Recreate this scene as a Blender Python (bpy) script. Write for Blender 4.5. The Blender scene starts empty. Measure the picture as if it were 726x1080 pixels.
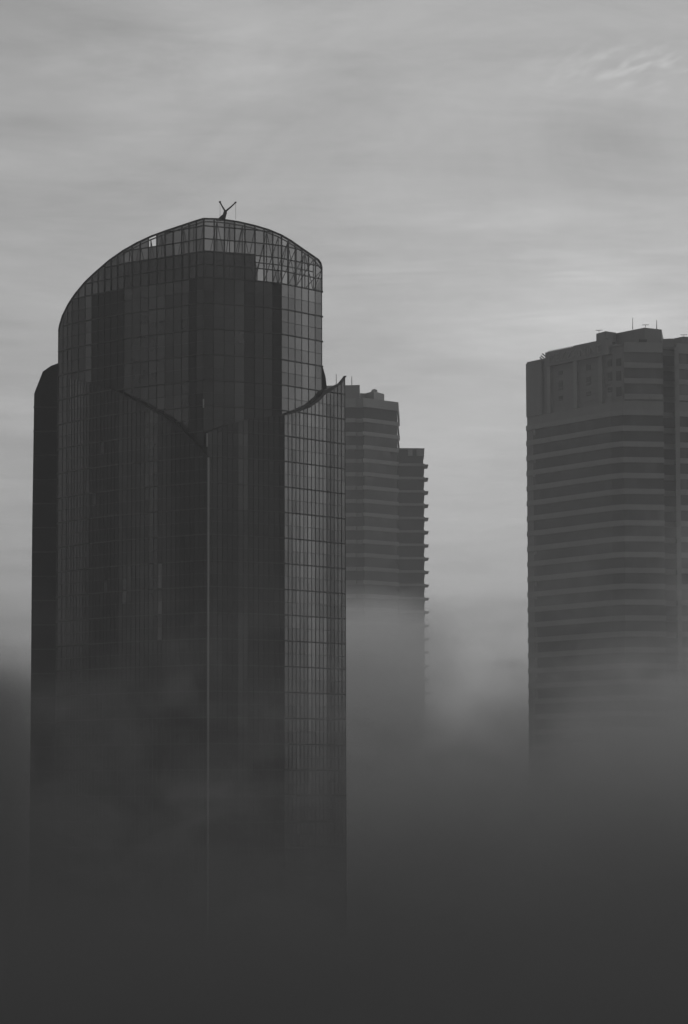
import bpy, math, random
from mathutils import Vector
R = math.radians
random.seed(7)
S = bpy.context.scene
C = S.collection

# ------------------------------------------------------------------ camera
CAM = Vector((0, 0, 60.0))
FPX = 3240.0                       # focal length in pixels of the 726x1080 photograph
TILT = math.atan(290 / FPX)
ROLL = R(0.15)
_r0, _u0 = Vector((1, 0, 0)), Vector((0, -math.sin(TILT), math.cos(TILT)))
FWD = Vector((0, math.cos(TILT), math.sin(TILT)))
RGT = _r0 * math.cos(ROLL) - _u0 * math.sin(ROLL)
UPV = _u0 * math.cos(ROLL) + _r0 * math.sin(ROLL)

def ray(px, py):
    return FWD * FPX + RGT * (px - 363) + UPV * (540 - py)

def at(px, py, Y):
    d = ray(px, py)
    return CAM + d * (Y / d.y)

def gx(px, Y, py=560):
    """plan point (x, y) at depth Y that reads at px in the photograph"""
    p = at(px, py, Y)
    return (p.x, p.y)

def on_wall(px, py, pts):
    """measured point -> where it lies on a wall given by its plan polyline"""
    d = ray(px, py)
    best = None
    for i in range(len(pts) - 1):
        (x0, y0), (x1, y1) = pts[i], pts[i + 1]
        ex, ey = x1 - x0, y1 - y0
        den = d.x * ey - d.y * ex
        if abs(den) < 1e-9:
            continue
        k = (x0 * ey - y0 * ex) / den
        hx, hy = d.x * k, d.y * k
        t = ((hx - x0) * ex + (hy - y0) * ey) / (ex * ex + ey * ey)
        miss = max(0, -t, t - 1)
        if best is None or miss < best[0]:
            best = (miss, Vector((hx, hy, CAM.z + d.z * k)))
    return best[1]

cam = bpy.data.cameras.new('camera')
cam.sensor_fit = 'VERTICAL'
cam.sensor_height = 36.0
cam.lens = FPX / 1080 * 36
cam.clip_start = 1.0
cam.clip_end = 30000
co = bpy.data.objects.new('camera', cam)
from mathutils import Matrix
M = Matrix((RGT, UPV, -FWD)).transposed().to_4x4()
M.translation = CAM
co.matrix_world = M
C.objects.link(co)
S.camera = co

# ------------------------------------------------------------------ node helpers
class N:
    """thin wrapper: arithmetic on sockets becomes math nodes"""
    def __init__(s, nt, sock): s.nt, s.k = nt, sock
    def _m(s, op, *a, clamp=False):
        n = s.nt.nodes.new('ShaderNodeMath'); n.operation = op; n.use_clamp = clamp
        for i, v in enumerate((s,) + a):
            if isinstance(v, N): s.nt.links.new(v.k, n.inputs[i])
            else: n.inputs[i].default_value = v
        return N(s.nt, n.outputs[0])
    def __add__(s, o): return s._m('ADD', o)
    __radd__ = __add__
    def __sub__(s, o): return s._m('SUBTRACT', o)
    def __rsub__(s, o): return s._m('MULTIPLY', -1.0)._m('ADD', o)
    def __mul__(s, o): return s._m('MULTIPLY', o)
    __rmul__ = __mul__
    def __truediv__(s, o): return s._m('DIVIDE', o)
    def exp(s): return s._m('EXPONENT')
    def pow(s, p): return s._m('POWER', p)
    def min(s, o): return s._m('MINIMUM', o)
    def max(s, o): return s._m('MAXIMUM', o)
    def sat(s): return s._m('ADD', 0.0, clamp=True)
    def smooth(s, a, b):
        n = s.nt.nodes.new('ShaderNodeMapRange'); n.interpolation_type = 'SMOOTHSTEP'
        s.nt.links.new(s.k, n.inputs[0])
        n.inputs[1].default_value, n.inputs[2].default_value = a, b
        return N(s.nt, n.outputs[0])

def node(nt, typ, **kw):
    n = nt.nodes.new(typ)
    for k, v in kw.items(): setattr(n, k, v)
    return n

def combine(nt, x, y, z):
    n = node(nt, 'ShaderNodeCombineXYZ')
    for i, v in enumerate((x, y, z)):
        if isinstance(v, N): nt.links.new(v.k, n.inputs[i])
        else: n.inputs[i].default_value = v
    return n.outputs[0]

def noise(nt, vec, scale, detail=3, rough=0.5, dist=0.0):
    n = node(nt, 'ShaderNodeTexNoise')
    nt.links.new(vec, n.inputs['Vector'])
    n.inputs['Scale'].default_value = scale
    n.inputs['Detail'].default_value = detail
    n.inputs['Roughness'].default_value = rough
    n.inputs['Distortion'].default_value = dist
    return N(nt, n.outputs[0])

def new_mat(name):
    m = bpy.data.materials.new(name); m.use_nodes = True
    nt = m.node_tree; nt.nodes.clear()
    out = node(nt, 'ShaderNodeOutputMaterial')
    return m, nt, out

def matte(name, val, var=0.12, scale=0.35, rough=0.85, streak=True, spec=0.3):
    """weathered grey surface: blotches plus vertical run-off streaks"""
    m, nt, out = new_mat(name)
    p = node(nt, 'ShaderNodeBsdfPrincipled')
    tc = node(nt, 'ShaderNodeTexCoord')
    sx = node(nt, 'ShaderNodeSeparateXYZ'); nt.links.new(tc.outputs['Object'], sx.inputs[0])
    f = noise(nt, tc.outputs['Object'], scale, 5, 0.6)
    if streak:
        v = combine(nt, N(nt, sx.outputs[0]) * 1.0, N(nt, sx.outputs[1]) * 1.0, N(nt, sx.outputs[2]) * 0.06)
        f = f * 0.5 + noise(nt, v, 0.9, 4, 0.6) * 0.5
    val_n = (f - 0.5) * (2 * var * val * 2) + val
    col = combine(nt, val_n, val_n, val_n)
    nt.links.new(col, p.inputs['Base Color'])
    p.inputs['Roughness'].default_value = rough
    p.inputs['Specular IOR Level'].default_value = spec
    nt.links.new(p.outputs[0], out.inputs[0])
    return m

def curtain_glass(name, base=0.012, rough=0.07, gain=1.0):
    """coated curtain-wall glass; the face attribute 'tint' carries pane variation, blinds and painted facet reflections and glints"""
    m, nt, out = new_mat(name)
    p = node(nt, 'ShaderNodeBsdfPrincipled')
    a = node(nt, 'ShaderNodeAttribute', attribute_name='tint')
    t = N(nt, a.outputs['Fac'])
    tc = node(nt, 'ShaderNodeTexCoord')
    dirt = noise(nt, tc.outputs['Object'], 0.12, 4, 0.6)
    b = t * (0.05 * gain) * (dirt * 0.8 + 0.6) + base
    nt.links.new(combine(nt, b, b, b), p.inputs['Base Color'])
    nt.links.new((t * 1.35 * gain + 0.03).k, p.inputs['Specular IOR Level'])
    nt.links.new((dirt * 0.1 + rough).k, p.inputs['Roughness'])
    p.inputs['IOR'].default_value = 1.75
    bmp = node(nt, 'ShaderNodeBump'); bmp.inputs['Strength'].default_value = 0.03
    nt.links.new(noise(nt, tc.outputs['Object'], 0.8, 2).k, bmp.inputs['Height'])
    nt.links.new(bmp.outputs[0], p.inputs['Normal'])
    nt.links.new(p.outputs[0], out.inputs[0])
    return m

def clear_glass(name):
    """see-through screen glass; 'tint' is how clear each pane is"""
    m, nt, out = new_mat(name)
    p = node(nt, 'ShaderNodeBsdfPrincipled')
    p.inputs['Base Color'].default_value = (0.03, 0.03, 0.03, 1)
    p.inputs['Roughness'].default_value = 0.1
    p.inputs['Specular IOR Level'].default_value = 0.7
    tr = node(nt, 'ShaderNodeBsdfTransparent')
    a = node(nt, 'ShaderNodeAttribute', attribute_name='tint')
    mx = node(nt, 'ShaderNodeMixShader')
    nt.links.new(a.outputs['Fac'], mx.inputs[0])
    nt.links.new(p.outputs[0], mx.inputs[1]); nt.links.new(tr.outputs[0], mx.inputs[2])
    nt.links.new(mx.outputs[0], out.inputs[0])
    return m

GLASS = curtain_glass('curtain_glass')
STRIPGLASS = curtain_glass('ribbon_window_glass', base=0.02, rough=0.12, gain=0.5)
CLEAR = clear_glass('screen_glass')
MULL = matte('dark_mullion_metal', 0.03, streak=False, rough=0.5)
EDGE = matte('edge_metal_highlight', 0.32, streak=False, rough=0.45, spec=0.5)
COPE = matte('dark_coping_metal', 0.014, streak=False, rough=0.6)
ROOF = matte('roof_membrane', 0.06, streak=False)
DARKSTEEL = matte('dark_steel', 0.015, streak=False, rough=0.6)
CONC = matte('pale_precast_concrete', 0.205, var=0.16)
CONCD = matte('grey_precast_concrete', 0.16, var=0.14)
CONCM = matte('mid_precast_concrete', 0.175, var=0.16)
LETTER = matte('sign_letter_metal', 0.2, streak=False)
SLATE = matte('dark_window_glass', 0.012, streak=False, rough=0.3)  # one even dark tone for slot windows, recess glazing and louvres
GROUND = matte('asphalt_ground', 0.05, streak=False, scale=0.02)

# ------------------------------------------------------------------ mesh helpers
class MB:
    def __init__(s): s.v, s.f, s.t = [], [], []
    def face(s, pts, tint=0.0):
        b = len(s.v); s.v += [tuple(p) for p in pts]; s.f.append(tuple(range(b, b + len(pts)))); s.t.append(tint)
    def hexa(s, p, tint=0.0):
        """8 corners: bottom ring 0-3, top ring 4-7"""
        b = len(s.v); s.v += [tuple(q) for q in p]
        for q in ((3, 2, 1, 0), (4, 5, 6, 7), (0, 1, 5, 4), (1, 2, 6, 5), (2, 3, 7, 6), (3, 0, 4, 7)):
            s.f.append(tuple(b + i for i in q)); s.t.append(tint)
    def box(s, x0, x1, y0, y1, z0, z1):
        s.hexa([(x0, y0, z0), (x1, y0, z0), (x1, y1, z0), (x0, y1, z0), (x0, y0, z1), (x1, y0, z1), (x1, y1, z1), (x0, y1, z1)])
    def bar(s, a, b, w, h=None):
        """square bar between two points"""
        a, b = Vector(a), Vector(b); h = h or w
        d = (b - a).normalized()
        u = d.cross(Vector((0, 0, 1)))
        if u.length < 1e-3: u = Vector((1, 0, 0))
        u.normalize(); v = u.cross(d).normalized()
        u, v = u * w / 2, v * h / 2
        s.hexa([a - u - v, a + u - v, a + u + v, a - u + v, b - u - v, b + u - v, b + u + v, b - u + v])
    def rod(s, pts, rad, n=8):
        pts = [Vector(p) for p in pts]
        rads = rad if isinstance(rad, (list, tuple)) else [rad] * len(pts)
        b = len(s.v)
        for i, p in enumerate(pts):
            d = (pts[min(i + 1, len(pts) - 1)] - pts[max(i - 1, 0)]).normalized()
            u = d.cross(Vector((0.13, 0.9, 0.2))).normalized(); v = d.cross(u)
            for k in range(n):
                a = 2 * math.pi * k / n
                s.v.append(tuple(p + (u * math.cos(a) + v * math.sin(a)) * rads[i]))
        for i in range(len(pts) - 1):
            for k in range(n):
                q = b + i * n + k; w = b + i * n + (k + 1) % n
                s.f.append((q, w, w + n, q + n)); s.t.append(0)
        s.f.append(tuple(b + k for k in range(n))[::-1]); s.t.append(0)
        e = b + (len(pts) - 1) * n
        s.f.append(tuple(e + k for k in range(n))); s.t.append(0)
    def prism(s, poly, z0, z1, tint=0.0):
        n = len(poly); b = len(s.v)
        s.v += [(x, y, z0) for x, y in poly] + [(x, y, z1) for x, y in poly]
        for i in range(n):
            j = (i + 1) % n
            s.f.append((b + i, b + j, b + n + j, b + n + i)); s.t.append(tint)
        s.f.append(tuple(b + i for i in range(n))[::-1]); s.f.append(tuple(b + n + i for i in range(n))); s.t += [0, 0]
    def prism_y(s, poly, y0, y1):
        """(x, z) outline extruded in y"""
        n = len(poly); b = len(s.v)
        s.v += [(x, y0, z) for x, z in poly] + [(x, y1, z) for x, z in poly]
        for i in range(n):
            j = (i + 1) % n
            s.f.append((b + i, b + j, b + n + j, b + n + i)); s.t.append(0)
        s.f.append(tuple(b + i for i in range(n))[::-1]); s.f.append(tuple(b + n + i for i in range(n))); s.t += [0, 0]
    def build(s, name, mat, parent=None, origin=(0, 0, 0), fix=False):
        me = bpy.data.meshes.new(name)
        o3 = Vector(origin)
        me.from_pydata([tuple(Vector(v) - o3) for v in s.v], [], s.f)
        a = me.attributes.new('tint', 'FLOAT', 'FACE')
        a.data.foreach_set('value', s.t)
        if fix:
            import bmesh
            bm = bmesh.new(); bm.from_mesh(me); bmesh.ops.recalc_face_normals(bm, faces=bm.faces); bm.to_mesh(me); bm.free()
        me.materials.append(mat); me.update()
        ob = bpy.data.objects.new(name, me); C.objects.link(ob)
        if parent is not None:
            ob.parent = parent
        else:
            ob.location = o3
        return ob

def thing(name, label, cat, loc, group=None):
    e = bpy.data.objects.new(name, None); C.objects.link(e)
    e.location = loc; e['label'] = label; e['category'] = cat
    if group: e['group'] = group
    return e

def part(mb, name, mat, th, label=None, base=None):
    """part meshes are written in world metres; store them relative to their thing's origin.
    For a sub-part, th is the owning part (its own location is zero)"""
    root = th
    while root.parent is not None: root = root.parent
    o = mb.build(name, mat, th, root.location, fix=True)
    if label: o['label'] = label
    return o

def lerp_table(tab, x):
    if x <= tab[0][0]: return tab[0][1]
    for (a, p), (b, q) in zip(tab, tab[1:]):
        if x <= b: return p + (q - p) * (x - a) / (b - a)
    return tab[-1][1]

# ------------------------------------------------------------------ glass tower with the rounded crown
FL = 4.0
Z_ROOF = at(215, 292, 470).z
LEVELS = [Z_ROOF + FL * k for k in range(-34, 4)]

def clip_cell(p0, p1, zb, zt, tl, tr):
    """cell between plan points p0/p1 and heights zb/zt, cut by the sloping top tl..tr"""
    poly = [(0, zb), (1, zb), (1, zt), (0, zt)]
    out = []
    for i in range(4):
        a, b = poly[i], poly[(i + 1) % 4]
        da = a[1] - (tl + (tr - tl) * a[0]); db = b[1] - (tl + (tr - tl) * b[0])
        if da <= 0: out.append(a)
        if (da < 0 < db) or (db < 0 < da):
            k = da / (da - db)
            out.append((a[0] + (b[0] - a[0]) * k, a[1] + (b[1] - a[1]) * k))
    if len(out) < 3: return None
    return [(p0[0] + (p1[0] - p0[0]) * s, p0[1] + (p1[1] - p0[1]) * s, z) for s, z in out]

def to_px(p):
    d = Vector(p) - CAM
    return 363 + FPX * d.dot(RGT) / d.dot(FWD)

def wall_top(curve, pts):
    tab = sorted((w.x, w.z) for w in (on_wall(px, py, pts) for px, py in curve))
    return lambda x: lerp_table(tab, x)

def facade(pts, top, z0, pitch, tints, glass, mull, crown=None, z_crown=None, rnd=0.35, levels=LEVELS, hw=0.085, bays=None, glints=()):
    """panes, floor bands and mullions of one faceted glass wall (pts run left to right as seen)"""
    for i in range(len(pts) - 1):
        a, b = Vector(pts[i]), Vector(pts[i + 1])
        L = (b - a).length
        n = max(1, round(L / pitch))
        d = (b - a) / L
        out = Vector((d.y, -d.x))          # outward (towards the camera side)
        bay = [random.random() for _ in range(n + 1)]
        colw = [0.45 * random.random() + 0.55 * bay[j // 4] for j in range(n + 1)]
        for j in range(n):
            p0, p1 = a + (b - a) * (j / n), a + (b - a) * ((j + 1) / n)
            tl, tr = top(p0.x), top(p1.x)
            for lv in levels:
                for h, (zb, zt) in enumerate(((lv - FL, lv - FL / 2), (lv - FL / 2, lv))):
                    if zb < z0 - 0.01: continue
                    poly = clip_cell(p0, p1, zb, zt, tl, tr)
                    if poly is None: continue
                    r = random.random()
                    if crown is not None and zb > z_crown - 0.1:
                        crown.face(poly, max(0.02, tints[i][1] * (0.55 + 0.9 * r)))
                    else:
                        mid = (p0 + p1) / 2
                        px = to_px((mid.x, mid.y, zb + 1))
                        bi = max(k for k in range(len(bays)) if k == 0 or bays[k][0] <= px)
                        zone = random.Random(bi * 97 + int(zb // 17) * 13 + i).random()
                        t = bays[bi][1] * (0.8 + 0.4 * zone) * (1 + rnd * (r - 0.5) * 0.7 + rnd * (colw[j] - 0.5)) * (1.0 if h else 0.92)  # bay value paints the facet's reflection, the rest is pane variation
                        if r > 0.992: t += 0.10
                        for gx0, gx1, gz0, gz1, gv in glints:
                            if gx0 < px < gx1 and gz0 < (zb + zt) / 2 < gz1: t += gv * (0.5 + r)  # glint painted into the pane tint
                        glass.face(poly, max(0.0, t))
        # vertical mullions
        for j in range(n + 1):
            p = a + (b - a) * (j / n)
            w = random.choice((0.008, 0.015, 0.03)) if j % 4 else 0.035
            zt = top(p.x) - 0.02
            q0, q1 = p - d * w, p + d * w
            e = out * 0.07
            if j in (0, n): e = out * 0.075
            mull.hexa([(q0.x, q0.y, z0), (q1.x, q1.y, z0), (q1.x + e.x, q1.y + e.y, z0), (q0.x + e.x, q0.y + e.y, z0),
                       (q0.x, q0.y, zt), (q1.x, q1.y, zt), (q1.x + e.x, q1.y + e.y, zt), (q0.x + e.x, q0.y + e.y, zt)])
            if crown is not None and zt > z_crown + .3:
                q0, q1 = p - d * 0.09, p + d * 0.09
                e = out * 0.12
                mull.hexa([(q0.x, q0.y, z_crown), (q1.x, q1.y, z_crown), (q1.x + e.x, q1.y + e.y, z_crown), (q0.x + e.x, q0.y + e.y, z_crown),
                           (q0.x, q0.y, zt), (q1.x, q1.y, zt), (q1.x + e.x, q1.y + e.y, zt), (q0.x + e.x, q0.y + e.y, zt)])
        # floor bands, broken where the sloping top cuts them
        for lv in levels:
            high = crown is not None and lv - FL > z_crown - .1
            for z, hh, pr in ((lv, hw, 0.14), (lv - FL / 2, 0.09 if high else 0.03, 0.1 if high else 0.04)):
                if z < z0: continue
                run = None
                K = max(n, 2)
                for j in range(K + 1):
                    p = a + (b - a) * (j / K)
                    ok = top(p.x) > z + hh
                    if ok and run is None: run = p
                    if run is not None and (not ok or j == K):
                        q = p if ok else a + (b - a) * ((j - 1) / K)
                        if (q - run).length > 0.05:
                            e = out * pr
                            mull.hexa([(run.x, run.y, z - hh), (q.x, q.y, z - hh), (q.x + e.x, q.y + e.y, z - hh), (run.x + e.x, run.y + e.y, z - hh),
                                       (run.x, run.y, z + hh), (q.x, q.y, z + hh), (q.x + e.x, q.y + e.y, z + hh), (run.x + e.x, run.y + e.y, z + hh)])
                        run = None

def coping(pts, top, curve_x, thick, mb, proud=0.3):
    """capping that follows the sloping top of a wall; thick(x) = its face height"""
    xs = sorted(set([p[0] for p in pts] + list(curve_x)))
    xs = [x for x in xs if pts[0][0] - 1e-6 <= x <= pts[-1][0] + 1e-6]
    fine = []
    for x0, x1 in zip(xs, xs[1:]):
        k = max(1, int((x1 - x0) / 0.6))
        fine += [x0 + (x1 - x0) * i / k for i in range(k)]
    fine.append(xs[-1])
    def P(x):
        for (xa, ya), (xb, yb) in zip(pts, pts[1:]):
            if x <= xb + 1e-6: return Vector((x, ya + (yb - ya) * (x - xa) / (xb - xa)))
        return Vector(pts[-1])
    ring = []
    for x in fine:
        p = P(x); q = P(min(x + 0.02, pts[-1][0])) - P(max(x - 0.02, pts[0][0])); q.normalize()
        o = Vector((q.y, -q.x)); z = top(x) + 0.03; t = thick(x)
        f, bk = p + o * proud, p - o * 0.25
        ring.append([(f.x, f.y, z - t), (bk.x, bk.y, z - t), (bk.x, bk.y, z), (f.x, f.y, z)])
    b = len(mb.v)
    for r in ring: mb.v += r
    for i in range(len(ring) - 1):
        for k in range(4):
            kk = (k + 1) % 4
            mb.f.append((b + i * 4 + k, b + i * 4 + kk, b + i * 4 + 4 + kk, b + i * 4 + 4 + k)); mb.t.append(0)
    mb.f.append((b, b + 1, b + 2, b + 3)); mb.t.append(0)
    e = b + 4 * (len(ring) - 1)
    mb.f.append((e, e + 1, e + 2, e + 3)); mb.t.append(0)

tower = thing('glass_tower', 'tall dark glass skyscraper with a rounded sloping lattice crown and swooping lower wings', 'skyscraper', (-22, 490, 0))

# upper shaft: faceted faces meeting at a prow
PROW = gx(215, 470, 330)
UL = [gx(62, 495.5, 360), gx(76, 491.5, 360), gx(97, 487.3, 340), gx(131, 481.2, 320), gx(192, 473.4, 300), PROW]
UR = [PROW, gx(269, 473.8, 300), gx(297, 476.5, 300), gx(339.5, 484.5, 320)]
curveL = [(62, 349), (63, 343), (66, 333), (72, 321), (80, 309), (90, 297), (100, 287.5), (115, 274.5), (130, 264), (145, 255.5),
          (160, 248.5), (175, 243), (190, 238), (205, 233), (215, 230)]
curveR = [(215, 230), (228, 230.3), (239, 231.5), (252, 233.5), (269, 237.5), (284, 242), (297, 247.5), (308, 254), (320, 262.5), (331, 270), (336, 273.5), (338.5, 277), (339.5, 281)]
topL, topR = wall_top(curveL, UL), wall_top(curveR, UR)
Z_CR = Z_ROOF
gl, mu, cr = MB(), MB(), MB()
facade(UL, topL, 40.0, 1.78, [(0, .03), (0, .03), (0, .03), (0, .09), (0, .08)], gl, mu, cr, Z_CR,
       bays=[(0, .10), (76, .14), (88, .34), (95, .03), (131, .30), (150, .36), (172, .28), (190, .12), (194, .26), (198, .05), (211, .16)])  # bay tints paint reflected sky strip by strip
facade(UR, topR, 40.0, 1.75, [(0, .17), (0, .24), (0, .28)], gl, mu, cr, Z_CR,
       bays=[(0, .14), (228, .18), (247, .30), (262, .14), (268, .18), (287, .04), (297, .8), (308, .95), (318, 1.15), (331, .9)])  # bright right facet: reflection painted through tint
# one missing pane near the top of the left face: leave the hole
hole0, hole1 = on_wall(157, 258, UL), on_wall(166, 247.5, UL)
keep = [k for k, f in enumerate(cr.f) if not (hole0.x < sum(cr.v[i][0] for i in f) / len(f) < hole1.x
        and hole0.z - 0.3 < sum(cr.v[i][2] for i in f) / len(f))]
cr.f = [cr.f[k] for k in keep]; cr.t = [cr.t[k] for k in keep]
cw = part(gl, 'curtain_wall', GLASS, tower)
part(mu, 'mullion_grid', MULL, cw)
scr = part(cr, 'crown_screen', CLEAR, tower, 'see-through lattice screen of the crown')
# rear walls of the shaft, lower than the front screen
back = MB()
BKZ = Z_ROOF + 2.5
rear = [UR[-1], (-4.6, 497), (-12, 508), (-36, 510), (-44.5, 502), UL[0]]
for (xa, ya), (xb, yb) in zip(rear, rear[1:]):
    L = math.hypot(xb - xa, yb - ya); n = max(1, int(L / 1.5))
    za = min(BKZ, topL(xa) if xa < -30 else topR(xa)); zb_ = min(BKZ, topL(xb) if xb < -30 else topR(xb))
    for j in range(n):
        s0, s1 = j / n, (j + 1) / n
        for k in range(25):
            f0, f1 = k / 25, (k + 1) / 25
            q = lambda s, f: (xa + (xb - xa) * s, ya + (yb - ya) * s, 40 + (za + (zb_ - za) * s - 40) * f)
            back.face([q(s0, f0), q(s1, f0), q(s1, f1), q(s0, f1)], 0.05 + 0.05 * random.random())
part(back, 'rear_wall', GLASS, tower)
# roof deck and plant room behind the screen
rf = MB()
ins = lambda p, k=0.99: (-24 + (p[0] + 24) * k, 488 + (p[1] - 488) * k)
deck = [ins(p, .985) for p in UL[2:]] + [ins(p, .985) for p in UR[1:]] + [ins(p, .97) for p in rear[1:-1]]
rf.prism(deck, Z_ROOF - 0.6, Z_ROOF - 0.2)
part(rf, 'roof_deck', ROOF, tower)
ph = MB()
zph = at(230, 266, 475).z
ph.prism([gx(108, 490, 290), gx(135, 483.5, 290), gx(192, 476.5, 290), gx(216, 473.2, 290), gx(268, 476.6, 290), gx(272, 492, 290), gx(110, 499, 290)], Z_ROOF - 0.2, zph)
part(ph, 'plant_room', ROOF, tower)
# steel frame inside the crown: posts, rails and diagonals a little behind the glass
tr_ = MB()
def inner(pts, top, lo, n, depth):
    tot = [0]
    for p, q in zip(pts, pts[1:]): tot.append(tot[-1] + math.hypot(q[0] - p[0], q[1] - p[1]))
    prev = None
    for k in range(n + 1):
        s = tot[-1] * k / n
        for i in range(len(pts) - 1):
            if s <= tot[i + 1] + 1e-6:
                t = (s - tot[i]) / (tot[i + 1] - tot[i]); break
        x = pts[i][0] + (pts[i + 1][0] - pts[i][0]) * t; y = pts[i][1] + (pts[i + 1][1] - pts[i][1]) * t
        zt = top(x) - 0.35
        if zt < lo + 0.5: prev = None; continue
        cur = (x, y + depth, zt)
        tr_.bar((x, y + depth, lo), cur, 0.16)
        tr_.bar((x, y + depth - .1, zt - .1), (x + (-24 - x) * .2, y + 6, lo), 0.1)
        if prev:
            tr_.bar(prev, cur, 0.16)
            a, b = ((prev[0], prev[1], lo), cur) if k % 2 else (prev, (cur[0], cur[1], lo))
            tr_.bar(a, b, 0.09)
            if zt - lo > 4: tr_.bar((prev[0], prev[1], lo + 3.2), (x, y + depth, lo + 3.2), 0.16)
        prev = cur
inner(UR, topR, Z_ROOF - .1, 11, 1.2)
inner(UL[2:], topL, Z_ROOF - .1, 11, 1.2)
part(tr_, 'crown_truss', DARKSTEEL, scr)
cp = MB()
coping(UL, topL, [on_wall(px, py, UL).x for px, py in curveL], lambda x: 0.2, cp, 0.12)
coping(UR, topR, [on_wall(px, py, UR).x for px, py in curveR], lambda x: 0.2, cp, 0.12)
part(cp, 'crown_coping', COPE, tower)
# little brackets on the right edge of the shaft (cradle guides)
for lv in LEVELS:
    if 110 < lv < Z_ROOF + 4:
        bk = MB()
        x, y = UR[-1]
        bk.box(x - 0.1, x + 0.22, y - 0.1, y + 0.2, lv - 0.15, lv + 0.1)
        part(bk, 'cradle_guide', MULL, tower)

# lower wings
WP = gx(220, 468.7, 600)
WR = [gx(218.5, 468.9, 600), gx(262, 472.6, 560), gx(300, 476.6, 560), gx(345, 484.9, 560), gx(364.3, 488.6, 560)]
WL = [gx(60, 496.3, 560), gx(75, 491.4, 560), gx(94, 486.8, 560), gx(125, 480.6, 560), gx(190, 472.5, 560), WP]
curveWR = [(218.5, 456), (240, 447.5), (270, 441), (296, 437.3), (304, 435.5), (315, 431.5), (326, 426.5), (336, 418.5), (341, 412), (350, 408), (357.5, 404.5), (361, 400.5), (364.3, 396)]
curveWL = [(60, 396), (94, 404), (118, 410.5), (125, 413.5), (137, 419), (150, 425.5), (163, 432.5), (175, 439.5), (190, 450.5), (205, 465), (214, 475), (220, 482)]
topWR, topWL = wall_top(curveWR, WR), wall_top(curveWL, WL)
thWR = sorted((on_wall(px, 430, WR).x, t * 0.15) for px, t in ((218, .5), (280, .7), (300, 1.8), (315, 2.6), (326, 3.2), (336, 4.2), (341, 5), (350, 3.2), (357, 1.6), (364, .6)))
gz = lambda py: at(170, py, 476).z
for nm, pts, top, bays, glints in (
        ('right_wing', WR, topWR, [(0, .15), (236, .13), (250, .26), (262, .12), (280, .12), (292, .05), (300, .85), (309, 1.08), (318, .95), (324, 1.35), (334, 1.0), (345, .42), (352, .55)], ()),  # reflections painted per bay
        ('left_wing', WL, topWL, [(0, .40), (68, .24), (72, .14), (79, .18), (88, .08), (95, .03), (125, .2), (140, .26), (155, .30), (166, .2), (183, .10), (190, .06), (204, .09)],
         ((166.5, 173, gz(672), gz(596), .3), (129, 138, gz(630), gz(592), .16)))):  # painted glints on a few panes
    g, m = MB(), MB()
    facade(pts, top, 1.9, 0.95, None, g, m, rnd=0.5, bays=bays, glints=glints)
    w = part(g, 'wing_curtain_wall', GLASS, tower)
    part(m, 'mullion_grid', MULL, w)
    c = MB()
    if nm == 'right_wing':
        coping(pts, top, [on_wall(px, py, pts).x for px, py in curveWR], lambda x: lerp_table(thWR, x), c, 0.35)
    else:
        x_s = on_wall(113, 409, pts).x
        sub = [(x_s, on_wall(113, 409, pts).y)] + [p for p in pts if p[0] > x_s]
        coping(sub, top, [on_wall(px, py, pts).x for px, py in curveWL], lambda x: 0.08 + 0.16 * min(1, (x - x_s) / 4) if x < -24.5 else 0.14, c, 0.25)
    part(c, 'parapet', COPE, w)
# wing bodies behind the glass (side and roof surfaces), set in 0.4 m
wb = MB()
def shell(pts, top, back_pts):
    ring = list(pts) + back_pts
    n = len(ring)
    hs = [top(p[0]) - 0.3 for p in pts]
    hb = [hs[-1] - 3 if i < len(back_pts) / 2 else hs[0] - 3 for i in range(len(back_pts))]
    H = hs + hb
    for i in range(len(pts) - 1, n):
        j = (i + 1) % n
        wb.face([(ring[i][0], ring[i][1], 1.9), (ring[j][0], ring[j][1], 1.9), (ring[j][0], ring[j][1], H[j]), (ring[i][0], ring[i][1], H[i])], 0.05)
shell(WR, topWR, [(-1.2, 501), (-14, 505)])
shell(WL, topWL, [(-20, 505), (-44, 504)])
part(wb, 'wing_side_wall', GLASS, tower)
# pale prow edge, its short upper highlights painted as pale metal
ed = MB()
x, y = WP
zt = topWL(x)
ed.box(x - 0.14, x + 0.14, y - 0.34, y - 0.02, 1.9, zt - 0.1)
x2, y2 = WR[0]
ed.box(x2 - 0.1, x2 + 0.08, y2 - 0.3, y2 - 0.05, at(218, 471, 468.7).z, at(218, 457, 468.7).z)  # painted highlight on the right wing's edge
x3, y3 = PROW
ed.box(x3 - 0.1, x3 + 0.1, y3 - 0.3, y3 - 0.05, at(214, 430, 470).z, at(214, 421, 470).z)  # painted highlight on the shaft's prow
part(ed, 'prow_edge', EDGE, tower, 'pale metal edge strip down the prow of the tower, with short painted highlights above')
# rear block whose curved shoulders show left and right of the shaft
YB = 504.0
rb = MB()
prof = [at(px, py, YB) for px, py in ((36.2, 415), (45.3, 391.8), (54, 385.8), (62, 382.8), (75, 382))]
horn = [at(px, py, YB - 3) for px, py in ((330, 375), (338, 380), (341, 386), (343.5, 395), (344.5, 404), (345, 420))]
outline = [(at(31.5, 800, YB).x, 1.9)] + [(at(34, 560, YB).x, at(34, 560, YB).z)] + [(p.x, p.z) for p in prof] + [(-40, 118), (-12, 118)] + [(p.x, p.z) for p in horn] + [(-1.6, 1.9)]
rb.prism_y(outline, YB, YB + 24)
rblk = part(rb, 'rear_block', GLASS, tower)
for lv in LEVELS:
    if 4 < lv < 124:
        rm = MB()
        xl = at(34, 560, YB).x - 0.05
        rm.box(xl + .15, xl + 6, YB - 0.1, YB, lv - .1, lv + .1)
        part(rm, 'floor_band', MULL, rblk)

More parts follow.
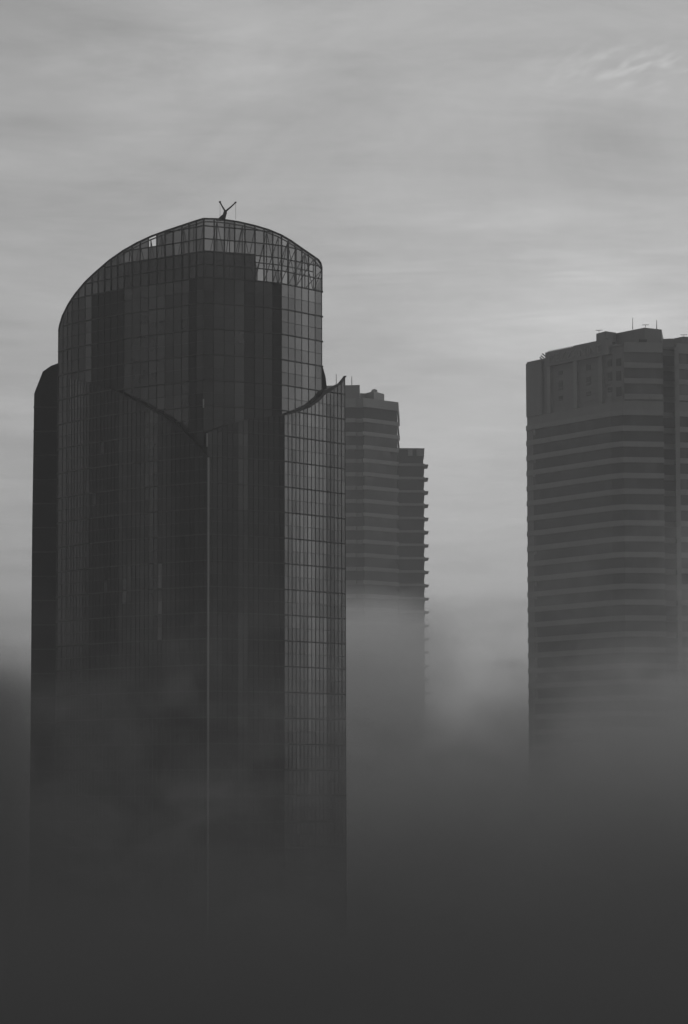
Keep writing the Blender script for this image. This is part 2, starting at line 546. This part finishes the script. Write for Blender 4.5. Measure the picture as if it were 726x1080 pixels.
# ------------------------------------------------------------------ Y-shaped roof crane
bx, by = gx(236, 474, 230)
zr = at(236, 231, 474).z
crane = thing('roof_crane', 'small dark Y-armed window-cleaning crane perched on the crown of the rounded glass tower', 'crane', (bx, by, zr))
m = MB()
def cp3(px, py, dy=0): return at(px, py, 474 + dy)
m.hexa([cp3(227.5, 233, -.5), cp3(237.5, 233, -.5), cp3(237.5, 233, .6), cp3(227.5, 233, .6), cp3(234.5, 226.5, -.35), cp3(239.2, 225.5, -.35), cp3(239.2, 225.5, .4), cp3(234.5, 226.5, .4)])
m.hexa([cp3(235, 226.6, -.3), cp3(239.4, 226, -.3), cp3(239.4, 226, .3), cp3(235, 226.6, .3), cp3(236.6, 221.3, -.22), cp3(239.6, 221.8, -.22), cp3(239.6, 221.8, .22), cp3(236.6, 221.3, .22)])
part(m, 'base', DARKSTEEL, crane)
for tip, root_ in (((232.2, 213), (237.4, 222.3)), ((248.6, 213.6), (238.8, 222.3))):
    m = MB()
    m.rod([cp3(*root_), cp3((root_[0] + tip[0]) / 2, (root_[1] + tip[1]) / 2 + .3), cp3(*tip)], [0.15, 0.12, 0.09])
    t = cp3(*tip); m.rod([t + Vector((-.16, 0, -.05)), t + Vector((.14, 0, .05))], 0.13)
    arm = part(m, 'arm', DARKSTEEL, crane)
    m = MB(); m.rod([t, Vector((t.x + .02, t.y, cp3(tip[0], 231.5).z))], 0.022, 5)
    part(m, 'cable', DARKSTEEL, arm)

# ------------------------------------------------------------------ banded towers
def offset(poly, d):
    """grow a convex-ish plan polygon (counter-clockwise) by d"""
    n = len(poly); out = []
    for i in range(n):
        p0, p1, p2 = Vector(poly[i - 1]), Vector(poly[i]), Vector(poly[(i + 1) % n])
        e1, e2 = (p1 - p0).normalized(), (p2 - p1).normalized()
        n1, n2 = Vector((e1.y, -e1.x)), Vector((e2.y, -e2.x))
        b = n1 + n2
        k = d / max(0.35, (1 + n1.dot(n2)))
        out.append(tuple(p1 + b * k))
    return out

def banded(th, poly, z_first, n, fh=3.5, band=1.15, proud=0.35, edges=None, mats=(CONC, STRIPGLASS), band_poly=None):
    """floors of ribbon glazing between precast spandrels: each band and each ribbon its own part"""
    inner_p = offset(poly, -0.0)
    for k in range(n):
        zc = z_first - fh * k
        m = MB()
        m.prism(band_poly or offset(poly, proud), zc - band / 2, zc + band / 2)
        part(m, 'spandrel_band', mats[0], th)
        m = MB()
        zb, zt = zc - fh + band / 2 + 0.002, zc - band / 2 - 0.002
        q = len(inner_p)
        for i in range(q):
            a, b = Vector(inner_p[i]), Vector(inner_p[(i + 1) % q])
            L = (b - a).length; c = max(1, round(L / 1.4))
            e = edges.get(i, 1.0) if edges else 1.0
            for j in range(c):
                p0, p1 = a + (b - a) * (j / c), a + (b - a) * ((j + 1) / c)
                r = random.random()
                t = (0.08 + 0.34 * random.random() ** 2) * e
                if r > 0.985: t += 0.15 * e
                pm = p0 + (p1 - p0) * 0.1
                m.face([(p0.x, p0.y, zb), (pm.x, pm.y, zb), (pm.x, pm.y, zt), (p0.x, p0.y, zt)], 0.02)
                zs_ = zt - (zt - zb) * (random.random() * 0.6 if r > 0.6 else 0)      # blinds drawn part way
                m.face([(pm.x, pm.y, zb), (p1.x, p1.y, zb), (p1.x, p1.y, zs_), (pm.x, pm.y, zs_)], t)
                if zs_ < zt - 0.05: m.face([(pm.x, pm.y, zs_), (p1.x, p1.y, zs_), (p1.x, p1.y, zt), (pm.x, pm.y, zt)], t + 0.25 * e)
        w = part(m, 'ribbon_window', mats[1], th)

# --- right tower
rt = thing('banded_tower', 'grey banded concrete tower with rooftop sign, cut by the right edge', 'skyscraper', (66, 700, 0), None)
A = gx(557.5, 705, 560); A2 = gx(566, 702, 560); B = gx(646, 677.5, 560); Cc = gx(659, 675, 560)
D = gx(701, 676.5, 560); D2 = gx(701.5, 680.5, 560); E2 = gx(714, 681.5, 560); E = gx(714, 677.3, 560); F = gx(772, 682, 560)
RP = [A, A2, B, Cc, D, D2, E2, E, F, (F[0] + 6, 722), (A[0] + 8, 735)]
zb0 = at(660, 435, 675).z                 # the first full band
_o = offset([A, A2, B, Cc, D, E, F, (F[0] + 6, 722), (A[0] + 8, 735)], 0.35)
RBP = _o[:5] + [(_o[4][0], D2[1] - .8), (_o[5][0], E2[1] - .8)] + _o[5:]
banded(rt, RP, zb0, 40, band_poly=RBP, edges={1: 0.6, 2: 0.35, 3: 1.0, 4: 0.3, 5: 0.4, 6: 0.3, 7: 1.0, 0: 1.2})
# wall pier down the left corner
m = MB()
pa = offset([gx(557.3, 706.5), gx(557.3, 705.2), gx(566.3, 702.2), gx(567.3, 704.5)], 0.18)
m.prism(pa, 0, zb0 - 0.6)
part(m, 'corner_pier', CONCD, rt)
m = MB()
m.prism([gx(713.8, 679.5), gx(713.8, 676.9), gx(718.5, 677.2), gx(718.5, 679.5)], 0, at(714, 366, 677).z)
part(m, 'corner_pier', CONCD, rt)
# upper block: plain walls on the left face, ribbons on the right one
zmain = at(557.5, 382, 705).z
UPB = [A, A2, B, Cc, D, D2, E2, E, F, (F[0] + 6, 722), (A[0] + 8, 735)]
m = MB(); m.prism(offset(UPB, -0.3), zb0 + 0.58, zmain - 0.4); part(m, 'upper_wall', CONCD, rt)
m = MB(); m.prism(offset(UPB, 0.1), zb0 + 0.577, zb0 + 2.6)
ubf = part(m, 'transfer_band', CONCM, rt)
# roof edge
m = MB()
m.prism(offset(UPB, 0.02), zmain - 0.4, zmain)
part(m, 'roof', CONCD, rt)
def along(p, q, t): return (p[0] + (q[0] - p[0]) * t, p[1] + (q[1] - p[1]) * t)
def wall_box(mb, p, q, t0, t1, z0, z1, d0, d1):
    """box on the wall p->q between fractions t0..t1, standing d0..d1 out from it"""
    a, b = Vector(along(p, q, t0)), Vector(along(p, q, t1))
    e = (Vector(q) - Vector(p)).normalized(); o = Vector((e.y, -e.x))
    c = [a + o * d1, b + o * d1, b + o * d0, a + o * d0]
    mb.hexa([(k.x, k.y, z0) for k in c] + [(k.x, k.y, z1) for k in c])
def tpx(p, q, px, py=400):
    w = on_wall(px, py, [p, q]); return ((w.x - p[0]) / (q[0] - p[0]))
def zpx(p, q, px, py): return on_wall(px, py, [p, q]).z
# right-hand face: four more ribbon floors
for k in range(1, 5):
    zc = zb0 + 3.5 * k
    for (p, q, t0, t1) in ((Cc, D, 0.03, 1.0), (E, F, 0.02, 1.0)):
        m = MB()
        wall_box(m, p, q, t0, t1, zc - 0.5, zc + 0.65 if k < 4 else zmain + 0.3, -0.1, 0.35)
        part(m, 'spandrel_band', CONC, rt)
        m = MB()
        L = math.dist(p, q); c = round(L / 1.4)
        for j in range(c):
            a, b = along(p, q, t0 + (t1 - t0) * j / c), along(p, q, t0 + (t1 - t0) * (j + 1) / c)
            m.face([(a[0], a[1] - .02, zc - 3.5 + .66), (b[0], b[1] - .02, zc - 3.5 + .66), (b[0], b[1] - .02, zc - .51), (a[0], a[1] - .02, zc - .51)], 0.2 + 0.5 * random.random())
        part(m, 'ribbon_window', STRIPGLASS, rt)
m = MB()
for k in range(0, 5):
    zc = zb0 + 3.5 * k
    wall_box(m, D2, E2, 0.02, 0.98, zc + .66, min(zc + 2.95, zmain - 0.6), 0.02, 0.12)
part(m, 'recess_glazing', SLATE, rt)
# slots and pilasters on the left face
P0, P1 = A2, B
for px in (580, 608, 634.5):
    m = MB(); t = tpx(P0, P1, px)
    wall_box(m, P0, P1, t - 0.022, t + 0.022, zb0 + 2.6, zmain - 0.5, -0.3, 0.35)
    part(m, 'pilaster', CONC, rt)
m = MB(); wall_box(m, A, A2, -0.02, 1.0, zb0 + 2.6, zmain - .4, -0.3, 0.3); wall_box(m, P0, P1, 0.0, 0.1, zb0 + 2.6, zmain - .4, -0.3, 0.3)
part(m, 'pilaster', CONCD, rt)
for px, w, rows in ((590.5, 2.2, ((391, 395.5), (401.5, 411.5), (417.5, 422.5))),
                    (620, 2.5, ((383.5, 391), (397, 406.5), (413, 417.5))),
                    (642.5, 2.3, ((379, 386.5), (392, 402), (408.5, 414)))):
    for ya, yb in rows:
        m = MB(); t = tpx(P0, P1, px); dw = abs(tpx(P0, P1, px + w) - t)
        wall_box(m, P0, P1, t - dw, t + dw, zpx(P0, P1, px, yb), zpx(P0, P1, px, ya), -0.28, -0.22)
        part(m, 'slot_window', SLATE, rt)
for ya, yb in ((378, 386), (391, 401.5), (408, 418)):
    m = MB(); t = tpx(B, Cc, 652)
    wall_box(m, B, Cc, t - .2, t + .2, zpx(B, Cc, 652, yb), zpx(B, Cc, 652, ya), -0.28, -0.2)
    part(m, 'slot_window', SLATE, rt)
# thin panel joints on the plain wall
m = MB()
for k in range(1, 9):
    z = zb0 + 2.6 + k * 1.35
    if z < zmain - 3: wall_box(m, P0, P1, 0.1, 0.99, z - .05, z + .05, -0.28, -0.2)
part(m, 'panel_joints', CONCD, rt)
# sign parapet
ts0, ts1 = tpx(P0, P1, 577.5), tpx(P0, P1, 640)
zs1 = zpx(P0, P1, 577.5, 371.5); zs0 = zs1 - 3.4
m = MB(); wall_box(m, P0, P1, ts0, tpx(P0, P1, 608), zs0, zs1 - .12, -0.5, 0.55)
wall_box(m, P0, P1, tpx(P0, P1, 608.4), 1.0, zs0 + .0, zs1 + .1, -0.5, 0.6)
sgn = part(m, 'sign_parapet', CONCD, rt, 'grey parapet with raised lettering at the roof edge')
for k in range(24):
    m = MB()
    t = ts0 + (ts1 - ts0) * (k + .5) / 26
    wall_box(m, P0, P1, t - .004, t + .004, zs1 - .12, zs1 + .3, -0.3, -0.1)
    part(m, 'rail_post', DARKSTEEL, sgn)
# raised letters
font = bpy.data.curves.new('lettering', 'FONT'); font.body = 'MEZZANINE'; font.size = 2.6; font.extrude = 0.07; font.space_character = 1.12
tmp = bpy.data.objects.new('lettering', font); C.objects.link(tmp)
dg = bpy.context.evaluated_depsgraph_get()
me = bpy.data.meshes.new_from_object(tmp.evaluated_get(dg))
bpy.data.objects.remove(tmp)
ltr = bpy.data.objects.new('lettering', me); C.objects.link(ltr)
me.materials.clear(); me.materials.append(LETTER)
wx = max(v.co.x for v in me.vertices)
e = (Vector(P1) - Vector(P0)).normalized(); o = Vector((e.y, -e.x))
st = Vector(along(P0, P1, tpx(P0, P1, 581))) + o * 0.68
span = math.dist(along(P0, P1, tpx(P0, P1, 581)), along(P0, P1, tpx(P0, P1, 637)))
Mx = Matrix(((e.x * span / wx, 0, o.x, st.x - 66), (e.y * span / wx, 0, o.y, st.y - 700), (0, 1, 0, zs0 + .75), (0, 0, 0, 1)))
me.transform(Mx); ltr.parent = sgn
# sign struts leaning on the left roof corner
for (xa, ya), (xb, yb) in (((572, 372.8), (576.5, 377)), ((570.6, 375), (574.5, 378.3)), ((569.5, 376.8), (572.5, 379.5))):
    m = MB(); m.bar(at(xa, ya, 700), at(xb, yb, 700), 0.24)
    part(m, 'sign_strut', DARKSTEEL, rt)
# penthouses
m = MB(); zt = at(640, 349.2, 686).z
m.prism([gx(629, 690, 350), gx(639, 686, 350), gx(650, 688.5, 350), gx(655, 712, 350), gx(634, 715, 350)], zmain - .01, zt)
part(m, 'penthouse', CONCD, rt)
m = MB(); zt2 = at(680, 345.5, 681).z
m.prism([gx(645, 691, 350), gx(680, 681, 350), gx(698, 684, 350), gx(702, 715, 350), gx(660, 720, 350)], zmain - .01, zt2)
pent = part(m, 'penthouse', CONCD, rt)
for px, w in ((645, 5), (678, 5)):
    m = MB(); a = at(px, 365, 680.5 if px > 660 else 684.6)
    m.box(a.x - .9, a.x + .9, a.y - .6, a.y + .2, zmain + .3, zmain + 1.6)
    part(m, 'louvre', SLATE, pent)
m = MB(); zt3 = at(720, 355, 679).z
m.prism([gx(698.6, 682.5, 355), gx(711, 681.8, 355), gx(720, 679, 355), gx(760, 681, 355), gx(764, 710, 355), gx(704, 714, 355)], zmain - .01, zt3)
part(m, 'penthouse', CONCD, rt)
for px, y0, y1, r in ((667.5, 335, 347.5, .09), (692.8, 337.5, 348, .11)):
    m = MB(); a, b = at(px, y1, 686), at(px, y0, 686); m.rod([a, b], [r, r * .5], 6)
    part(m, 'antenna', DARKSTEEL, rt)
for px, py, Y in ((681, 342.5, 684), (721.5, 353, 684), (632, 348.2, 692)):
    m = MB(); a = at(px, py, Y)
    m.bar(a, a - Vector((0, 0, 1.2)), .09)
    m.bar(a - Vector((.75, 0, 0.05)), a + Vector((.75, 0, -.02)), .1)
    for dx in (-.6, -.2, .25, .6): m.bar(a + Vector((dx, -.3, 0)), a + Vector((dx, .3, 0)), .06)
    part(m, 'roof_aerial', DARKSTEEL, rt)
# small ledges that show as notches on the left silhouette are the proud bands themselves

# --- middle tower
mt = thing('balcony_tower', 'hazy banded tower with stepped roof and balcony ledges behind the glass tower', 'skyscraper', (8, 800, 0))
q0, q1, q1b, q2, q3 = gx(318, 790), gx(375, 787.6), gx(384.5, 787), gx(419.5, 796), gx(421, 830)
mid = [q0, gx(374.5, 787.8), gx(375, 788.8), gx(384, 788.4), q1b, q2, q3, gx(325, 840)]
zc0 = at(384, 443, 787).z
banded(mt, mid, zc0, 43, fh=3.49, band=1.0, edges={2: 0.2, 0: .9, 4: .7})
zr_ = at(419.5, 424.3, 796).z
m = MB(); m.prism(offset(mid, .35), zr_ - 2.3, zr_); part(m, 'parapet', CONC, mt)
m = MB(); m.prism(offset(mid, .02), zc0 + .5, zr_ - 2.3); part(m, 'ribbon_window', STRIPGLASS, mt)
m = MB(); m.prism([gx(320, 792), gx(380, 790), gx(380.5, 822), gx(326, 822)], zr_ - .01, at(380, 406, 790).z); part(m, 'penthouse', CONCD, mt)
m = MB(); m.prism([gx(380.4, 795), gx(386, 795.3), gx(395, 791), gx(406, 797), gx(406, 822), gx(380.8, 822)], zr_ - .01, at(395, 412.6, 791).z); part(m, 'penthouse', CONCD, mt)
m = MB(); a = at(395, 412.5, 799); m.rod([a - Vector((0, 0, .1)), a + Vector((0, 0, .3)), a + Vector((0, 0, .55))], [.9, .7, .2], 10); part(m, 'roof_vent', CONCD, mt)
for px, y0 in ((371.2, 397), (354.8, 394.5)):
    m = MB(); m.rod([at(px, 407, 795), at(px, y0, 795)], [.11, .07], 6); part(m, 'antenna', DARKSTEEL, mt)
# lower shoulder block with balconies on its right edge
s0, s1, s2, s3 = gx(420.2, 797), gx(447.3, 797.6), gx(446.5, 822), gx(421, 824)
sh = [s0, s1, s2, s3]
zs = at(447, 472.8, 797.5).z
zsc = at(435, 490, 797).z
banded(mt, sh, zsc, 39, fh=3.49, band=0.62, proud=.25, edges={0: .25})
m = MB(); m.prism(offset(sh, -.1), zsc + .31, zs - .02); part(m, 'shoulder_wall', SLATE, mt)
m = MB(); m.prism(offset(sh, .25), zs - .35, zs); part(m, 'shoulder_roof', CONCD, mt)
for pa_, pb_ in ((430, 434.8), (439, 447)):
    m = MB(); wall_box(m, s0, s1, tpx(s0, s1, pa_), tpx(s0, s1, pb_), zs - 2.0, zs - .36, -.1, .2); part(m, 'parapet_panel', CONC, mt)
for k in range(37):
    z = zsc - 3.49 * k
    m = MB()
    a = s1
    m.hexa([(a[0] + .2, a[1] + .2, z - .16), (a[0] + 1.25, a[1] + .4, z - .06), (a[0] + 1.25, a[1] + 9, z - .06), (a[0] + .2, a[1] + 9, z - .16),
            (a[0] + .2, a[1] + .2, z + .16), (a[0] + 1.25, a[1] + .4, z + .14), (a[0] + 1.25, a[1] + 9, z + .14), (a[0] + .2, a[1] + 9, z + .16)])
    part(m, 'balcony', CONCD, mt)

# ------------------------------------------------------------------ ground
g = MB()
GS = 6000
for i in range(12):
    for j in range(12):
        x0, y0 = -GS + i * GS / 6, -GS + j * GS / 6
        g.face([(x0, y0, 0), (x0 + GS / 6, y0, 0), (x0 + GS / 6, y0 + GS / 6, 0), (x0, y0 + GS / 6, 0)])
gr = g.build('ground', GROUND); gr['kind'] = 'structure'

# ------------------------------------------------------------------ air: even haze and the fog bank
m, nt, out = new_mat('haze_air')
pv = node(nt, 'ShaderNodeVolumePrincipled')
pv.inputs['Color'].default_value = (0.93, 0.93, 0.93, 1)
pv.inputs['Density'].default_value = 0.00018
pv.inputs['Anisotropy'].default_value = 0.2
nt.links.new(pv.outputs[0], out.inputs['Volume'])
hz = MB(); hz.box(-GS - 5, GS + 5, -GS - 5, GS + 5, -1, 172)
h = hz.build('haze', m, fix=True); h['kind'] = 'stuff'

def fog_body(name, lo, hi, step, albedo, dens_fn, aniso=0.15, fs=0.06):
    """closed box of uneven fog; dens_fn builds its density from the world position"""
    m, nt, out = new_mat(name + '_air')
    tc = node(nt, 'ShaderNodeTexCoord')
    sx = node(nt, 'ShaderNodeSeparateXYZ'); nt.links.new(tc.outputs['Object'], sx.inputs[0])
    X, Y, Z = (N(nt, sx.outputs[i]) for i in range(3))
    soft = noise(nt, combine(nt, X * 1.0, Y * 0.7, Z * 1.6), 0.016, 2, 0.5)      # big billows ~60 m
    fine = noise(nt, combine(nt, X, Y, Z * 1.5), fs, 4, 0.6, 0.6)                  # wisps ~15 m
    d = dens_fn(X, Y, Z, (soft - 0.5) * 2.0, (fine - 0.5) * 2.0)
    pv = node(nt, 'ShaderNodeVolumePrincipled')
    pv.inputs['Color'].default_value = (albedo, albedo, albedo, 1)
    pv.inputs['Anisotropy'].default_value = aniso
    nt.links.new(d.max(0.0).k, pv.inputs['Density'])
    nt.links.new(pv.outputs[0], out.inputs['Volume'])
    b = MB(); b.box(lo[0], hi[0], lo[1], hi[1], lo[2], hi[2])
    o = b.build(name, m, fix=True); o['kind'] = 'stuff'
    m.cycles.volume_step_rate = step / (sum(hi[i] - lo[i] for i in range(3)) / 30)
    return o

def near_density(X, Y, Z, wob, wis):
    """fog drifting in front of the glass tower, thickening downwards and heaped up on its left"""
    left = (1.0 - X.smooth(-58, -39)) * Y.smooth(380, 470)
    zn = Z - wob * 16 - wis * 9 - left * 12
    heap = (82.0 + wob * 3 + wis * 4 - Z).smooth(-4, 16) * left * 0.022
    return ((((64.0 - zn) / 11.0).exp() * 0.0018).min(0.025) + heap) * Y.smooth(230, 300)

def far_density(X, Y, Z, wob, wis):
    """rolling bank behind the glass tower, thinning to mist above its top"""
    top = 89 + wob * 14 + wis * 9 + (1.0 - X.smooth(-78, -50)) * 7 + X.smooth(38, 54) * 6 - X.smooth(14, 26) * (1.0 - X.smooth(34, 46)) * 8
    return (top - Z).smooth(-4, 36).pow(1.4) * 0.02 * Y.smooth(522, 600) + ((100 - Z) / 40.0).exp().min(1.0) * 0.0008 * (1.0 - Y.smooth(800, 950))

def billow_density(X, Y, Z, wob, wis):
    """dense billow swelling up in front of the balcony tower"""
    dx = (X - 5.0) / 21.0; dy = (Y - 745.0) / 32.0
    r2 = dx * dx + dy * dy + wis * 0.5
    return (110.5 - r2 * 5 + wob * 5 + wis * 13 - Z).smooth(0, 13) * (1.0 - r2.smooth(0.5, 1.7)) * 0.035

def wisp_density(X, Y, Z, wob, wis):
    """thin torn scraps drifting just in front of the glass tower"""
    low = 1.0 - (Z + wob * 12).smooth(44, 97)
    return (wis * 1.1 + wob * 0.5 + 0.12).smooth(0.0, 0.75) * low * 0.075 * Y.smooth(424, 436) * (1.0 - X.smooth(16, 40))

def scrap_density(X, Y, Z, wob, wis):
    """torn upper edge of the bank climbing the face of the right tower"""
    low = 1.0 - (Z - (X - 62) * 0.35 + wob * 12).smooth(74, 124)
    return (wis * 1.2 + wob * 0.5 + 0.15).smooth(0.0, 0.8) * low * 0.075 * Y.smooth(624, 640) * X.smooth(26, 44)

fog_body('near_fog', (-260, 229, 0.5), (260, 520, 120), 14, 0.135, near_density)  # low albedo paints in the shade deep in the bank
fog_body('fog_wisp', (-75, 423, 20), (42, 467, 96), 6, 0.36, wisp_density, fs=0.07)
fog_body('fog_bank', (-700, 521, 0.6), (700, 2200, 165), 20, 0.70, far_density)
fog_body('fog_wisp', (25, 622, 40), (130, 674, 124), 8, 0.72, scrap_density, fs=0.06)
fog_body('fog_billow', (-45, 690, 0.7), (50, 800, 126), 7, 0.99, billow_density, fs=0.075)  # near-white albedo paints the billow as lit

# ------------------------------------------------------------------ sky and sun (overcast morning)
SUN_AZ, SUN_EL = R(38), R(30)        # azimuth from +Y towards +X: ahead and to the right
w = bpy.data.worlds.new('World'); S.world = w; w.use_nodes = True
nt = w.node_tree; nt.nodes.clear()
wo = node(nt, 'ShaderNodeOutputWorld'); bg = node(nt, 'ShaderNodeBackground')
sky = node(nt, 'ShaderNodeTexSky', sky_type='NISHITA', sun_disc=False)
sky.sun_elevation = SUN_EL; sky.sun_rotation = SUN_AZ
bw = node(nt, 'ShaderNodeRGBToBW'); nt.links.new(sky.outputs[0], bw.inputs[0])
nish = N(nt, bw.outputs[0])
tc = node(nt, 'ShaderNodeTexCoord')
sx = node(nt, 'ShaderNodeSeparateXYZ'); nt.links.new(tc.outputs['Generated'], sx.inputs[0])
dX, dY, dZ = (N(nt, sx.outputs[i]) for i in range(3))
zz = dZ.max(0.0) + 0.06
U, V = dX / zz, dY / zz               # a flat cloud sheet seen in perspective
shear = U + V * 0.25
c1 = noise(nt, combine(nt, U * 1.5, V * 1.0 + U * 0.3, 0.0), 1.2, 8, 0.66, 0.7)
c2 = noise(nt, combine(nt, shear * 1.3, V * 2.4 - U * 0.8, 3.7), 2.6, 8, 0.68, 0.5)
c3 = noise(nt, combine(nt, U * 1.6, V * 3.0, 9.1), 3.5, 5, 0.65, 1.0)
c0 = noise(nt, combine(nt, U * 0.8, V * 0.8, 1.3), 0.8, 2, 0.5, 0.3)
cloud = (c0 - 0.5) * 0.95 + (c1 - 0.5) * 0.80 + (c2 - 0.5) * 0.36 + (c3 - 0.5) * 0.14 + 0.02
# a band of small bright ripples high on the right
rp = noise(nt, combine(nt, U * 15.0, V * 9.5 + U * 12.5, 5.0), 2.0, 3, 0.5, 0.2)
def spot(px, py, wx, wz, slope=0.0):
    d = ray(px, py).normalized()
    ex = (dX - d.x) / wx; ez = (dZ - d.z - (dX - d.x) * slope) / wz
    return ((ex * ex + ez * ez) * -1.0).exp()
ripple = rp.smooth(0.44, 0.70) * spot(672, 70, 0.030, 0.0065) * dY.smooth(0, .5)
band = noise(nt, combine(nt, U * 1.1, V * 3.2 + U * 0.5, 2.2), 2.0, 5, 0.6, 0.4)      # long bright streaks low on the right
streak = band.smooth(0.44, 0.66) * spot(560, 300, 0.10, 0.022) * 0.22
puffy = noise(nt, combine(nt, U * 4.0, V * 2.2, 6.6), 2.0, 5, 0.62, 0.6)
patch = puffy.smooth(0.35, 0.70) * spot(190, 65, 0.05, 0.011) * 0.2
dark = spot(660, 150, 0.035, 0.006, -0.25) * 0.09 + spot(20, 135, 0.022, 0.006) * 0.15 + spot(0, 40, 0.04, 0.03) * 0.10
thin = spot(560, 500, 0.13, 0.10) * dY.smooth(0, .5)          # thinner cloud, brighter sky
sund = (math.sin(SUN_AZ) * math.cos(SUN_EL), math.cos(SUN_AZ) * math.cos(SUN_EL), math.sin(SUN_EL))
glow = dX * sund[0] + dY * sund[1] + dZ * sund[2]
base = (glow * 0.5 + 0.5).pow(1.3) * 3.0 + 1.25
val = (base * (cloud + ripple * 0.30 + thin * 0.26 + streak + patch - dark + 1.0)) * 0.92 + nish * 0.08
nt.links.new(combine(nt, val, val, val), bg.inputs[0])
bg.inputs[1].default_value = 0.1
nt.links.new(bg.outputs[0], wo.inputs[0])

sl = bpy.data.lights.new('sun', 'SUN'); sl.energy = 1.0; sl.angle = R(20)
so = bpy.data.objects.new('sun', sl); C.objects.link(so)
so.rotation_euler = Vector(sund).to_track_quat('Z', 'Y').to_euler()

# ------------------------------------------------------------------ render settings
S.view_settings.view_transform = 'Standard'
S.view_settings.look = 'None'
S.view_settings.exposure = 0.0
S.view_settings.gamma = 1.0
S.view_settings.use_curve_mapping = False
cy = S.cycles
cy.volume_bounces = 1
cy.max_bounces = 6
cy.transparent_max_bounces = 12
cy.volume_max_steps = 512
cy.use_denoising = True
cy.use_adaptive_sampling = True
cy.adaptive_threshold = 0.025
S.render.film_transparent = False
